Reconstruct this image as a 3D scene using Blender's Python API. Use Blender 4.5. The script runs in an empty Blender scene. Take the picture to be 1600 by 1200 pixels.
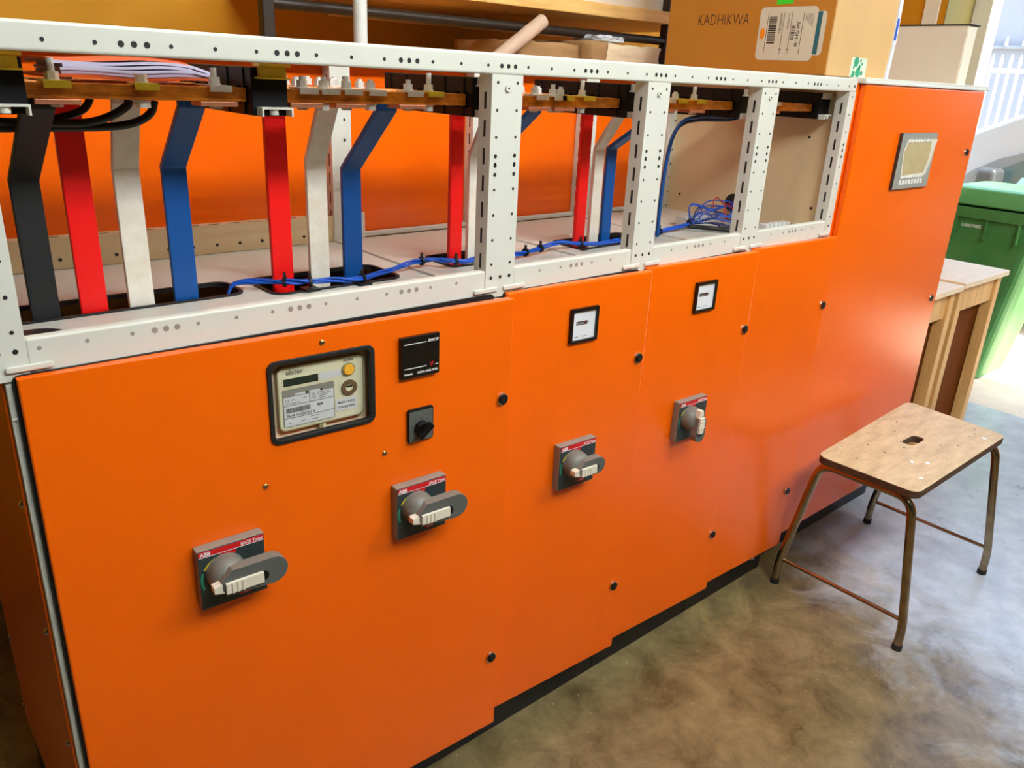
import bpy, bmesh, math, random
from mathutils import Matrix, Vector
random.seed(7)
S = bpy.context.scene
COL = S.collection
# ------------------------------------------------------------------ camera
def cam_setup():
    f, yaw, pitch, roll = 1252.12, math.radians(41.7632), math.radians(-21.0667), math.radians(2.8296)
    cy, sy, cp, sp = math.cos(yaw), math.sin(yaw), math.cos(pitch), math.sin(pitch)
    fwd = Vector((sy*cp, cy*cp, sp)); right = Vector((cy, -sy, 0)); up = right.cross(fwd)
    c, s = math.cos(roll), math.sin(roll)
    r2 = right*c + up*s; u2 = up*c - right*s
    cd = bpy.data.cameras.new('camera'); co = bpy.data.objects.new('camera', cd); COL.objects.link(co)
    m = Matrix.Identity(4)
    for i in range(3):
        m[i][0] = r2[i]; m[i][1] = u2[i]; m[i][2] = -fwd[i]
    m.translation = (-0.90357, -1.05800, 1.41726)
    co.matrix_world = m
    cd.sensor_fit = 'HORIZONTAL'; cd.sensor_width = 36; cd.lens = f/1600*36; cd.clip_start = .02
    S.camera = co
cam_setup()
# ------------------------------------------------------------------ world, sun, exposure
S.view_settings.view_transform = 'Standard'; S.view_settings.look = 'None'
S.view_settings.gamma = 1; S.view_settings.use_curve_mapping = False
S.view_settings.exposure = 0.0
W = bpy.data.worlds.new('sky'); S.world = W; W.use_nodes = True
nt = W.node_tree; nt.nodes.clear()
sky = nt.nodes.new('ShaderNodeTexSky'); sky.sky_type = 'NISHITA'; sky.sun_disc = False
sky.sun_elevation = math.radians(50); sky.sun_rotation = math.radians(180); sky.air_density = 1.0; sky.dust_density = 1.2
bg = nt.nodes.new('ShaderNodeBackground'); bg.inputs[1].default_value = 1.15
wo = nt.nodes.new('ShaderNodeOutputWorld')
nt.links.new(sky.outputs[0], bg.inputs[0]); nt.links.new(bg.outputs[0], wo.inputs[0])
sl = bpy.data.lights.new('sun', 'SUN'); sl.energy = 20.0; sl.angle = math.radians(1.0); sl.color = (1, .95, .86)
so = bpy.data.objects.new('sun', sl); COL.objects.link(so)
so.rotation_euler = Vector((.06, .60, -.80)).to_track_quat('-Z', 'Y').to_euler(); so.location = (6, -3, 8)
def portal(loc, rot, sx, sy):
    l = bpy.data.lights.new('portal', 'AREA'); l.shape = 'RECTANGLE'; l.size = sx; l.size_y = sy; l.cycles.is_portal = True
    o = bpy.data.objects.new('portal', l); COL.objects.link(o); o.location = loc; o.rotation_euler = rot
portal((3.32, -.0, 1.25), (math.pi/2, 0, math.pi/2), 1.5, 2.5)

# ------------------------------------------------------------------ materials
def lin(c):
    return tuple(((v/255)/12.92 if v/255 <= .04045 else ((v/255+.055)/1.055)**2.4) for v in c)
MATS = {}
def mat(name, c, rough=.5, metal=0, spec=.5, var=0, vscale=8, bump=0, bscale=200, c2=None, emit=0, trans=0, coat=0, stretch=None, alpha=1):
    m = bpy.data.materials.new(name); m.use_nodes = True; n = m.node_tree.nodes; L = m.node_tree.links
    b = n['Principled BSDF']; col = lin(c)
    b.inputs['Base Color'].default_value = (*col, 1); b.inputs['Roughness'].default_value = rough
    b.inputs['Metallic'].default_value = metal; b.inputs['Specular IOR Level'].default_value = spec
    b.inputs['Transmission Weight'].default_value = trans; b.inputs['Coat Weight'].default_value = coat; b.inputs['Coat Roughness'].default_value = .25
    b.inputs['Alpha'].default_value = alpha
    if emit:
        b.inputs['Emission Color'].default_value = (*col, 1); b.inputs['Emission Strength'].default_value = emit
    if var or bump:
        tc = n.new('ShaderNodeTexCoord'); mp = n.new('ShaderNodeMapping'); L.new(tc.outputs['Object'], mp.inputs[0])
        if stretch: mp.inputs['Scale'].default_value = stretch
    if var:
        no = n.new('ShaderNodeTexNoise'); no.inputs['Scale'].default_value = vscale; no.inputs['Detail'].default_value = 6; no.inputs['Roughness'].default_value = .65
        L.new(mp.outputs[0], no.inputs[0]); cr = n.new('ShaderNodeValToRGB'); L.new(no.outputs[0], cr.inputs[0])
        a = lin(c2) if c2 else tuple(v*(1-var) for v in col)
        cr.color_ramp.elements[0].position = .3; cr.color_ramp.elements[1].position = .68
        cr.color_ramp.elements[0].color = (*a, 1); cr.color_ramp.elements[1].color = (*col, 1)
        L.new(cr.outputs[0], b.inputs['Base Color'])
    if bump:
        nb = n.new('ShaderNodeTexNoise'); nb.inputs['Scale'].default_value = bscale; nb.inputs['Detail'].default_value = 3
        L.new(mp.outputs[0], nb.inputs[0]); bp = n.new('ShaderNodeBump'); bp.inputs['Strength'].default_value = bump; bp.inputs['Distance'].default_value = .002
        L.new(nb.outputs[0], bp.inputs['Height']); L.new(bp.outputs[0], b.inputs['Normal'])
    MATS[name] = m; return m
mat('orange', (255, 104, 0), .24, spec=.45, bump=.06, bscale=900, var=.06, vscale=3)
mat('white_paint', (218, 216, 201), .4, var=.03, vscale=5, bump=.05, bscale=700)
mat('tan_inside', (224, 200, 154), .5, var=.06, vscale=4)
mat('hole', (26, 22, 20), .6)
mat('dimple', (150, 138, 126), .6)
mat('black_rubber', (20, 20, 19), .55)
mat('plinth_black', (16, 16, 16), .5, var=.3, vscale=20)
mat('copper', (250, 150, 40), .28, metal=.25, var=.4, vscale=22, stretch=(1, 3, 3), c2=(150, 74, 20))
mat('copper_raw', (226, 150, 112), .35, metal=.7, var=.2, vscale=30)
mat('black_plastic', (9, 9, 9), .45, spec=.25)
mat('zinc', (246, 243, 232), .22, metal=.25, var=.12, vscale=60)
mat('zinc_yellow', (246, 214, 60), .3, metal=.15, var=.2, vscale=50)
mat('strap_black', (22, 22, 21), .6, var=.2, vscale=20)
mat('strap_red', (252, 8, 4), .42, var=.08, vscale=12)
mat('strap_white', (250, 244, 230), .45, var=.1, vscale=14, c2=(226, 210, 184))
mat('strap_blue', (0, 78, 150), .42, var=.12, vscale=12)
mat('wire_blue', (8, 82, 190), .38)
mat('wire_navy', (10, 24, 84), .4)
mat('wire_red', (190, 20, 18), .4)
mat('wire_black', (12, 12, 12), .45)
mat('plate_gray', (46, 56, 55), .5)
mat('plate_side', (140, 130, 116), .5)
mat('handle_gray', (118, 114, 102), .45)
mat('handle_dark', (88, 90, 84), .5)
mat('grip', (226, 214, 190), .5)
mat('red_print', (214, 16, 20), .45)
mat('white_print', (240, 236, 232), .5)
mat('yellow_print', (228, 206, 40), .5)
mat('green_print', (40, 150, 110), .5)
mat('lime_print', (150, 170, 40), .5)
mat('dark_print', (48, 42, 36), .6)
mat('meter_cream', (216, 208, 172), .45)
mat('meter_olive', (150, 138, 96), .5)
mat('label_gray', (206, 204, 200), .5)
mat('label_dark', (134, 128, 116), .5)
mat('lcd', (40, 48, 38), .2)
mat('button_amber', (246, 178, 50), .4)
mat('ring_brown', (104, 78, 50), .5)
mat('meter_black', (10, 9, 9), .25)
mat('meter_face', (232, 230, 230), .5)
mat('hmi_gray', (150, 152, 142), .45)
mat('hmi_side', (52, 44, 36), .5)
mat('hmi_screen', (196, 180, 136), .25, var=.12, vscale=30)
mat('film', (226, 222, 202), .2)
mat('chrome', (200, 196, 188), .2, metal=1)
mat('brass', (190, 150, 90), .3, metal=.9)
mat('seat_ply', (224, 200, 154), .6, var=.3, vscale=11, stretch=(1, 3, 1), c2=(190, 162, 118), bump=.2, bscale=60)
mat('seat_edge', (92, 58, 32), .8, var=.5, vscale=60, bump=.6, bscale=150)
mat('tube_steel', (176, 156, 126), .22, metal=1, var=.4, vscale=30)
mat('rubber_foot', (30, 26, 22), .8)
mat('pine', (240, 190, 116), .55, var=.3, vscale=6, stretch=(6, 6, .8), c2=(212, 156, 86))
mat('pine_x', (255, 206, 124), .55, var=.25, vscale=7, stretch=(.7, 6, 6), c2=(226, 166, 86))
mat('table_top', (250, 226, 184), .5, var=.12, vscale=5, stretch=(1, 6, 1))
mat('dark_wood', (126, 64, 14), .8, spec=.1, var=.3, vscale=8, stretch=(5, 5, 1))
mat('bin_green', (64, 128, 62), .5, var=.3, vscale=5, c2=(86, 142, 78))
mat('cardboard', (206, 132, 36), .75, var=.1, vscale=5, bump=.1, bscale=120)
mat('cardboard_lit', (216, 172, 112), .75, var=.1, vscale=5)
mat('paper_label', (226, 212, 186), .6, var=.04, vscale=20)
mat('green_neon', (60, 220, 40), .6)
mat('orange_neon', (255, 150, 20), .6)
mat('teal_print', (44, 104, 110), .6)
mat('green_tape', (214, 224, 196), .4)
mat('plastic_film', (226, 230, 234), .25)
mat('blue_print', (20, 84, 190), .5)
mat('beige_box', (240, 216, 190), .6, var=.05, vscale=4)
mat('cream_box', (244, 232, 208), .6)
mat('parcel_brown', (178, 134, 84), .8, var=.15, vscale=8, bump=.3, bscale=40)
mat('parcel_pale', (255, 230, 186), .8, var=.12, vscale=12, bump=.4, bscale=40)
mat('tube_card', (214, 180, 150), .7, var=.15, vscale=10)
mat('rack_steel', (58, 46, 36), .45, metal=.4, var=.3, vscale=20)
mat('pipe_white', (226, 226, 216), .4)
mat('paper', (184, 178, 200), .7)
mat('folder', (240, 110, 60), .7)
mat('wall_yellow', (216, 146, 0), .75, var=.12, vscale=1.5, bump=.15, bscale=80)
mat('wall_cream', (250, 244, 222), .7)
mat('wall_shaded', (124, 110, 50), .75)
mat('wall_gray', (86, 83, 78), .8, var=.08, vscale=2)
mat('ceiling', (96, 93, 88), .85)
mat('ext_wall', (120, 125, 132), .8, var=.06, vscale=1.2)
mat('fence_white', (182, 186, 192), .6)
mat('car_white', (150, 152, 154), .35)
mat('car_trim', (110, 112, 112), .4)
mat('car_glass', (70, 92, 96), .05, spec=.8)
mat('glass_reflection', (150, 190, 214), .1)
mat('tyre', (22, 22, 22), .8)
mat('mirror_gray', (66, 69, 70), .3)
mat('lamp_tube', (240, 250, 255), .5, emit=78)
mat('lamp_fill', (250, 250, 245), .5, emit=18)
mat('lamp_body', (120, 120, 118), .5)
def floor_mat(name, c1, c2, c3, rough, paint=None):
    m = bpy.data.materials.new(name); m.use_nodes = True; n = m.node_tree.nodes; L = m.node_tree.links; b = n['Principled BSDF']
    tc = n.new('ShaderNodeTexCoord')
    def noise(s, d=8, r=.65, dist=0):
        k = n.new('ShaderNodeTexNoise'); k.inputs['Scale'].default_value = s; k.inputs['Detail'].default_value = d; k.inputs['Roughness'].default_value = r; k.inputs['Distortion'].default_value = dist
        L.new(tc.outputs['Object'], k.inputs[0]); return k
    def ramp(src, p0, p1, a, bb):
        r = n.new('ShaderNodeValToRGB'); r.color_ramp.elements[0].position = p0; r.color_ramp.elements[1].position = p1
        r.color_ramp.elements[0].color = (*a, 1); r.color_ramp.elements[1].color = (*bb, 1); L.new(src.outputs[0], r.inputs[0]); return r
    r1 = ramp(noise(7, 10, .72, .3), .34, .66, lin(c1), lin(c2))
    r2 = ramp(noise(1.1, 8, .6, 1.2), .55, .60, (0, 0, 0), (1, 1, 1))
    mx = n.new('ShaderNodeMix'); mx.data_type = 'RGBA'; L.new(r2.outputs[0], mx.inputs[0]); L.new(r1.outputs[0], mx.inputs[6]); mx.inputs[7].default_value = (*lin(c3), 1)
    sp = ramp(noise(60, 3, .6), .66, .74, (0, 0, 0), (1, 1, 1))
    mx2 = n.new('ShaderNodeMix'); mx2.data_type = 'RGBA'; mu = n.new('ShaderNodeMath'); mu.operation = 'MULTIPLY'; mu.inputs[1].default_value = .35
    L.new(sp.outputs[0], mu.inputs[0]); L.new(mu.outputs[0], mx2.inputs[0]); L.new(mx.outputs[2], mx2.inputs[6]); mx2.inputs[7].default_value = (*lin((220, 206, 180)), 1)
    out = mx2.outputs[2]
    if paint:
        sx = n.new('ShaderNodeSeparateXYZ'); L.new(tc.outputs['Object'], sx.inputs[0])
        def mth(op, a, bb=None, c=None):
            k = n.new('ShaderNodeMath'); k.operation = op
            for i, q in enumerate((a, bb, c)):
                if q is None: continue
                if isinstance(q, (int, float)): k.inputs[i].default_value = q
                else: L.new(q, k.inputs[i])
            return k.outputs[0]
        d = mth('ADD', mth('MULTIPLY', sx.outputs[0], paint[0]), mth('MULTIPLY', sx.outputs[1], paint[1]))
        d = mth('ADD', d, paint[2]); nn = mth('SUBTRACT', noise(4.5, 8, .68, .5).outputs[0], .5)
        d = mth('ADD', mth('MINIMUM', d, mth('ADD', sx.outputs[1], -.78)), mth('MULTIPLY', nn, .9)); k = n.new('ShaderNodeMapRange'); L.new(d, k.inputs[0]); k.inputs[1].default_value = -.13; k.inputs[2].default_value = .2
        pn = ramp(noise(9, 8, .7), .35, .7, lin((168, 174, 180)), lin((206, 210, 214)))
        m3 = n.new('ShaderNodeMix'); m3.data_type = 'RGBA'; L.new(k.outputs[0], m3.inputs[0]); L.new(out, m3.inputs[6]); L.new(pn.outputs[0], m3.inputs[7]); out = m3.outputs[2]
    L.new(out, b.inputs['Base Color'])
    rr = ramp(noise(2.3, 8, .7), .3, .7, (rough-.03,)*3, (rough+.14,)*3); L.new(rr.outputs[0], b.inputs['Roughness'])
    bp = n.new('ShaderNodeBump'); bp.inputs['Strength'].default_value = .12; bp.inputs['Distance'].default_value = .004
    L.new(noise(14, 6).outputs[0], bp.inputs['Height']); L.new(bp.outputs[0], b.inputs['Normal'])
    MATS[name] = m
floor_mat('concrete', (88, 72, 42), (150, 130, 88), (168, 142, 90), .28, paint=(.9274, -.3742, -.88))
floor_mat('yard', (212, 198, 172), (232, 220, 196), (222, 208, 184), .8)

# ------------------------------------------------------------------ mesh builder
class MB:
    def __init__(s, M=None):
        s.v = []; s.f = []; s.mi = []; s.M = M or Matrix.Identity(4); s.sm = []
    def add(s, vs, fs, mi=0, M=None, smooth=False):
        o = len(s.v); T = s.M @ M if M else s.M
        flip = T.to_3x3().determinant() < 0
        s.v += [T @ Vector(p) for p in vs]
        for f in fs:
            f = [i+o for i in f]
            s.f.append(f[::-1] if flip else f); s.mi.append(mi); s.sm.append(smooth)
        return s
    def box(s, x0, x1, y0, y1, z0, z1, mi=0, M=None):
        vs = [(x, y, z) for z in (z0, z1) for y in (y0, y1) for x in (x0, x1)]
        return s.add(vs, [(0, 2, 3, 1), (4, 5, 7, 6), (0, 1, 5, 4), (2, 6, 7, 3), (0, 4, 6, 2), (1, 3, 7, 5)], mi, M)
    def cyl(s, p0, p1, r0, r1=None, n=12, mi=0, smooth=True, cap=True):
        p0 = Vector(p0); p1 = Vector(p1); r1 = r0 if r1 is None else r1
        d = (p1-p0).normalized(); a = d.orthogonal().normalized(); b = d.cross(a)
        ring = lambda p, r: [p + a*math.cos(2*math.pi*i/n)*r + b*math.sin(2*math.pi*i/n)*r for i in range(n)]
        vs = ring(p0, r0)+ring(p1, r1)
        s.add(vs, [(i, (i+1) % n, n+(i+1) % n, n+i) for i in range(n)], mi, smooth=smooth)
        if cap: s.add(vs, [tuple(range(n))[::-1], tuple(range(n, 2*n))], mi)
        return s
    def tube(s, pts, r, n=8, mi=0, rs=None):
        P = [Vector(p) for p in pts]; N = len(P); vs = []; up = None
        for i, p in enumerate(P):
            d = (P[min(i+1, N-1)]-P[max(i-1, 0)]).normalized()
            if up is None: a = d.orthogonal().normalized()
            else: a = (up - d*up.dot(d)).normalized()
            up = a; b = d.cross(a); rr = rs[i] if rs else r
            vs += [p + (a*math.cos(2*math.pi*k/n)+b*math.sin(2*math.pi*k/n))*rr for k in range(n)]
        fs = [(i*n+k, i*n+(k+1) % n, (i+1)*n+(k+1) % n, (i+1)*n+k) for i in range(N-1) for k in range(n)]
        s.add(vs, fs, mi, smooth=True); s.add(vs, [tuple(range(n))[::-1], tuple(range((N-1)*n, N*n))], mi); return s
    def prism(s, poly, d0, d1, mi=0, M=None, smi=None, smooth=False):
        """poly in local xy, extruded along z d0..d1"""
        n = len(poly); vs = [(x, y, d0) for x, y in poly]+[(x, y, d1) for x, y in poly]
        s.add(vs, [tuple(range(n))[::-1], tuple(range(n, 2*n))], mi, M)
        s.add(vs, [(i, (i+1) % n, n+(i+1) % n, n+i) for i in range(n)], mi if smi is None else smi, M, smooth); return s
    def ring(s, outer, inner, d0, d1, mi=0, M=None, wmi=None):
        n = len(outer); vs = [(x, y, d) for d in (d0, d1) for L in (outer, inner) for x, y in L]
        fs = []; w = []
        for i in range(n):
            j = (i+1) % n
            fs += [(i, n+i, n+j, j), (2*n+i, 2*n+j, 3*n+j, 3*n+i)]
            fs += [(i, j, 2*n+j, 2*n+i)]; w += [(n+i, 3*n+i, 3*n+j, n+j)]
        s.add(vs, fs, mi, M); s.add(vs, w, mi if wmi is None else wmi, M); return s
    def dome(s, c, r, h, n=20, k=6, mi=0, ax=Vector((0, 0, 1)), flat=.0):
        vs = []; a = ax.orthogonal().normalized(); b = ax.cross(a); c = Vector(c)
        for j in range(k):
            t = j/(k)*math.pi/2
            vs += [c+ax*(h*math.sin(t))+(a*math.cos(2*math.pi*i/n)+b*math.sin(2*math.pi*i/n))*r*math.cos(t) for i in range(n)]
        vs.append(c+ax*h)
        fs = [(j*n+i, j*n+(i+1) % n, (j+1)*n+(i+1) % n, (j+1)*n+i) for j in range(k-1) for i in range(n)]
        fs += [((k-1)*n+i, (k-1)*n+(i+1) % n, k*n) for i in range(n)]
        return s.add(vs, fs, mi, smooth=True)
    def text(s, body, size, x, y, z, mi=0, M=None, align='LEFT', rot=0, sx=1, bold=0):
        c = bpy.data.curves.new('t', 'FONT'); c.body = body; c.size = size; c.align_x = align; c.resolution_u = 2; c.offset = bold
        o = bpy.data.objects.new('t', c); me = bpy.data.meshes.new_from_object(o)
        T = Matrix.Translation((x, y, z)) @ Matrix.Rotation(rot, 4, 'Z') @ Matrix.Diagonal((sx, 1, 1, 1))
        s.add([tuple(v.co) for v in me.vertices], [tuple(p.vertices) for p in me.polygons], mi, (M @ T) if M else T)
        bpy.data.objects.remove(o); bpy.data.curves.remove(c); bpy.data.meshes.remove(me); return s
    def build(s, name, mats, parent=None, bevel=0, seg=2, label=None, cat=None, group=None, kind=None, smooth=False, origin=None):
        if isinstance(mats, str): mats = [mats]
        if parent:
            r = parent
            while r.parent: r = r.parent
            off = r.location.copy()
        else:
            xs, ys, zs = zip(*[tuple(v) for v in s.v])
            off = Vector(origin) if origin else Vector(((min(xs)+max(xs))/2, (min(ys)+max(ys))/2, min(zs)))
        me = bpy.data.meshes.new(name); me.from_pydata([tuple(v-off) for v in s.v], [], s.f)
        for m in mats: me.materials.append(MATS[m])
        me.polygons.foreach_set('material_index', s.mi)
        me.polygons.foreach_set('use_smooth', [True]*len(s.f) if smooth else s.sm); me.validate(); me.update()
        o = bpy.data.objects.new(name, me); COL.objects.link(o)
        if parent: o.parent = parent
        else: o.location = off
        if bevel:
            bm = bmesh.new(); bm.from_mesh(me); bmesh.ops.remove_doubles(bm, verts=bm.verts, dist=1e-6); bm.to_mesh(me); bm.free()
            b = o.modifiers.new('b', 'BEVEL'); b.width = bevel; b.segments = seg; b.limit_method = 'ANGLE'; b.angle_limit = math.radians(40); b.harden_normals = False
        tag(o, label, cat, group, kind); return o
def tag(o, label=None, cat=None, group=None, kind=None):
    if label: o['label'] = label
    if cat: o['category'] = cat
    if group: o['group'] = group
    if kind: o['kind'] = kind
    return o
def thing(name, loc, label, cat, group=None):
    o = bpy.data.objects.new(name, None); COL.objects.link(o); o.location = loc; o.empty_display_size = .1
    return tag(o, label, cat, group)
def rrect(x0, x1, y0, y1, r, k=4):
    out = []
    for cx, cy, a in ((x1-r, y1-r, 0), (x0+r, y1-r, 90), (x0+r, y0+r, 180), (x1-r, y0+r, 270)):
        for i in range(k+1):
            t = math.radians(a+90*i/k); out.append((cx+r*math.cos(t), cy+r*math.sin(t)))
    return out
def smoothp(pts, k=5):
    P = [Vector(p) for p in pts]; out = []
    for i in range(len(P)-1):
        a, b, c, d = P[max(i-1, 0)], P[i], P[i+1], P[min(i+2, len(P)-1)]
        for j in range(k):
            t = j/k; out.append(.5*((2*b)+(c-a)*t+(2*a-5*b+4*c-d)*t*t+(3*b-a-3*c+d)*t**3))
    out.append(P[-1]); return out
def roundp(pts, r, k=5):
    P = [Vector(p) for p in pts]; out = [P[0]]
    for i in range(1, len(P)-1):
        a = (P[i-1]-P[i]); b = (P[i+1]-P[i]); q = min(r, a.length*.45, b.length*.45)
        p0 = P[i]+a.normalized()*q; p1 = P[i]+b.normalized()*q
        for j in range(k+1):
            t = j/k; out.append(p0*(1-t)**2+P[i]*2*t*(1-t)+p1*t*t)
    out.append(P[-1]); return out

# ------------------------------------------------------------------ room shell
def struct(name, mb, mats, **k): return mb.build(name, mats, kind='structure', **k)
XL, XR, YF, YB, ZC = -4.0, 3.3, -5.0, 1.25, 2.95
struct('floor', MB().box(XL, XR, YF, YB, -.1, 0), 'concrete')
struct('ceiling', MB().box(XL, XR+.3, YF-.2, YB+.2, ZC, ZC+.1), 'ceiling')
struct('wall_back', MB().box(XL-.2, XR+.3, YB, YB+.2, -.1, ZC), 'wall_yellow')
struct('wall_left', MB().box(XL-.2, XL, YF, YB, -.1, ZC), 'wall_gray')
struct('wall_front', MB().box(XL, -2.5, YF-.2, YF, -.1, ZC).box(-2.5, XR+.3, YF-.2, YF, -.1, ZC), 'wall_gray')
wr = MB().box(XR, XR+.3, .746, YB, -.1, ZC, 0).box(XR, XR+.3, YF, -.75, -.1, ZC, 0).box(XR, XR+.3, -.75, .746, 2.5, ZC, 0)
wr.box(XR+.0, XR+.3, .742, .746, -.1, 2.5, 1)  # olive skin on the jamb reveal, its shade painted in
struct('wall_right', wr, ['wall_yellow', 'wall_shaded'])
struct('sun_patch', MB().box(XR-.012, XR, .775, .845, 0, 2.8), 'wall_cream', bevel=.003)  # cream strip paints a patch of sun onto the yellow wall
struct('trim_2', MB().box(XR+.3, XR+.42, .66, .80, -.1, 3.2), 'wall_cream', bevel=.004)
struct('ground_outside', MB().box(XR, 30, -25, 25, -.14, -.012), 'yard')
struct('floor_threshold', MB().box(XR+.004, XR+.38, -.75, .742, -.05, -.004), 'yard', bevel=.003)

# ------------------------------------------------------------------ ceiling lamps and an added fill lamp
for i, (x, y, lab) in enumerate(((-.2, -1.78, 'four-tube fluorescent lamp hung from the ceiling behind the camera'), (1.45, -1.78, 'four-tube fluorescent lamp hung from the ceiling nearer the yard opening'), (.0, -.3, 'added unseen four-tube fill lamp hung right above the switchboard'))):  # last lamp is an unseen fill, added to brighten wall and chamber
    LZ = 2.75 if i < 2 else 2.6; t = thing('ceiling_or_fill_lamp', (x, y, LZ), lab, 'lamp')
    MB().box(x-.62, x+.62, y-.30, y+.30, LZ+.07, LZ+.085).box(x-.62, x-.60, y-.30, y+.30, LZ-.03, LZ+.07).box(x+.60, x+.62, y-.30, y+.30, LZ-.03, LZ+.07).build('lamp_body', 'lamp_body', t, bevel=.004)
    for k in (-.24, -.08, .08, .24): MB().cyl((x-.6, y+k, LZ), (x+.6, y+k, LZ), .018, n=10).build('fluorescent_tube', 'lamp_fill' if i == 2 else 'lamp_tube', t)
    for k in (-.5, .5): MB().cyl((x+k, y, LZ+.085), (x+k, y, ZC), .006).build('hanger_rod', 'zinc', t)

# ------------------------------------------------------------------ busbar chamber frame
M_ = .192
FZ, TOP = 1.05, 1.449
fr = thing('busbar_chamber', (.19, .29, 1.05), 'white perforated steel frame with five openings around the copper busbars', 'frame')
def holes_on(mb, pts, r=.0026, mi=1, y=-.0004, n=10):
    for x, z, k in pts:
        rr = r*k; vs = [(x+rr*math.cos(2*math.pi*i/n), y, z+rr*math.sin(2*math.pi*i/n)) for i in range(n)]
        mb.add(vs, [tuple(range(n))], mi)
def row(x0, x1, z, big=1.45):
    out = []
    k = math.ceil(x0/M_-1)
    while k*M_ < x1+M_:
        c = k*M_
        for d, b in ((-.0145, big), (0, big), (.0145, big), (.0425, 1), (-.0425, 1), (.096, 1)):
            if x0 < c+d < x1: out.append((c+d, z, b))
        k += 1
    return out
tb = MB().box(-.815, 1.1515, 0, .033, 1.417, TOP); holes_on(tb, row(-.80, 1.15, 1.430))
tb.build('top_beam', ['white_paint', 'hole'], fr, bevel=.0035, seg=3)
MB().box(-.815, 1.1515, .543, .576, 1.417, TOP).build('rear_top_beam', 'white_paint', fr, bevel=.003)
secs = [(-.739, -.033), (.033, .351), (.417, .735), (.801, 1.119)]
for a, b in secs:
    lb = MB().box(a, b, .0008, .018, 1.0475, 1.097); holes_on(lb, row(a+.01, b-.01, 1.0835), 0.0028, y=.0004, mi=1)
    lb.build('lower_beam', ['white_paint', 'dimple'], fr, bevel=.003, seg=3)
    for x in (a, b):
        MB().prism(rrect(x-.026, x+.026, 1.0585, 1.0665, .003), 0, .004, M=Matrix(((1, 0, 0, 0), (0, 0, -1, 0), (0, 1, 0, 0), (0, 0, 0, 1)))).build('corner_clip', 'white_paint', fr, bevel=.0015)
posts = [(-.800, -.739), (-.033, .033), (.351, .417), (.735, .801), (1.119, 1.1515)]
for a, b in posts:
    pm = MB().box(a, b, 0, .033, 1.0475, 1.417); pts = []
    cols = (a+.012, b-.012) if b-a > .05 else ((a+b)/2,)
    for z in [1.405-.0425*i for i in range(8)]:
        for c in cols: pts.append((c, z, 1))
    for z in (1.26, 1.275, 1.29):
        for c in cols: pts.append((c, z, 1.35))
    for c in (cols[0], (a+b)/2, cols[-1]): pts.append((c, 1.0835, 1.3))
    holes_on(pm, pts)
    for i in range(8):
        pm.box(a-.0006, a, .013, .018, 1.39-.044*i-.026, 1.39-.044*i, 1)
    pm.build('post', ['white_paint', 'hole'], fr, bevel=.003, seg=3)
    if b-a > .05 and a > -.5:
        MB().cyl(((a+b)/2, -.0035, 1.3965), ((a+b)/2, .001, 1.3965), .0055, n=14).cyl(((a+b)/2, -.0038, 1.3965), ((a+b)/2, -.003, 1.3965), .002, mi=1, n=8).build('post_screw', ['white_paint', 'hole'], fr)
for x in (-.768, 0, .384, .768, 1.128):
    pm = MB().box(x-.024, x+.024, .545, .576, FZ, 1.417); pm2 = []
    for i in range(9):
        pm.box(x-.0245, x-.024, .556, .56, 1.40-.04*i-.026, 1.40-.04*i, 1)
        pm2.append((x+.008, 1.395-.042*i, 1.2))
    holes_on(pm, pm2, y=.5446)
    pm.build('rear_post', ['white_paint', 'hole'], fr, bevel=.002)
    if -.5 < x < 1.1:
        MB().box(x+.022, x+.05, .538, .546, FZ+.004, FZ+.062).cyl((x+.037, .531, FZ+.02), (x+.037, .538, FZ+.02), .007, n=6).cyl((x+.037, .531, FZ+.048), (x+.037, .538, FZ+.048), .007, n=6).build('rear_bracket', 'zinc', fr, bevel=.001)
rb = MB().box(-.744, -.024, .55, .576, FZ+.001, FZ+.058)
for i in range(17):
    rb.box(-.72+.042*i, -.72+.042*i+.024, .557, .561, FZ+.058, FZ+.0584, 1)
holes_on(rb, [(-.72+.048*i, FZ+.018, 1.3) for i in range(14)], y=.5496)
rb.build('rear_beam', ['tan_inside', 'hole'], fr, bevel=.002)
rb = MB()
for a, b in ((.024, .36), (.408, .744), (.792, 1.104)): MB().box(a, b, .562, .576, FZ+.001, FZ+.012).build('rear_beam', 'white_paint', fr, bevel=.002)
# floor plates with cable slots
def floor_plate(x0, x1, hole=None):
    o = rrect(x0, x1, .02, .56, .0005, 6); mb = MB()
    if hole: mb.ring(o, rrect(*hole, .022, 6), FZ-.004, FZ, wmi=1)
    else: mb.prism(o, FZ-.004, FZ)
    mb.build('floor_plate', ['white_paint', 'black_rubber'], fr)
floor_plate(-.765, -.355, (-.735, -.372, .232, .318)); floor_plate(-.355, -.034, (-.330, -.080, .195, .312))
floor_plate(-.034, .034); floor_plate(.034, .352, (.06, .215, .215, .318)); floor_plate(.352, .416); floor_plate(.416, .735, (.425, .665, .215, .312))
floor_plate(.735, .80); floor_plate(.80, 1.15)
for (a, b, c, d) in ((-.735, -.372, .232, .318), (-.330, -.080, .195, .312), (.06, .215, .215, .318), (.425, .665, .215, .312)):
    MB().ring(rrect(a-.006, b+.006, c-.006, d+.006, .026, 6), rrect(a, b, c, d, .022, 6), FZ, FZ+.003).build('slot_edging', 'black_rubber', fr)
MB().cyl((-.70, .155, FZ), (-.70, .155, FZ+.002), .038, n=24).build('grommet', 'black_rubber', fr)
for x in (0, .384, .768): MB().box(x-.022, x+.022, .05, .555, FZ, FZ+.004).build('floor_joint', 'white_paint', fr, bevel=.001)
MB().box(-.766, 1.15, .578, .584, 1.046, 1.447).build('back_panel', 'orange', fr)
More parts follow.
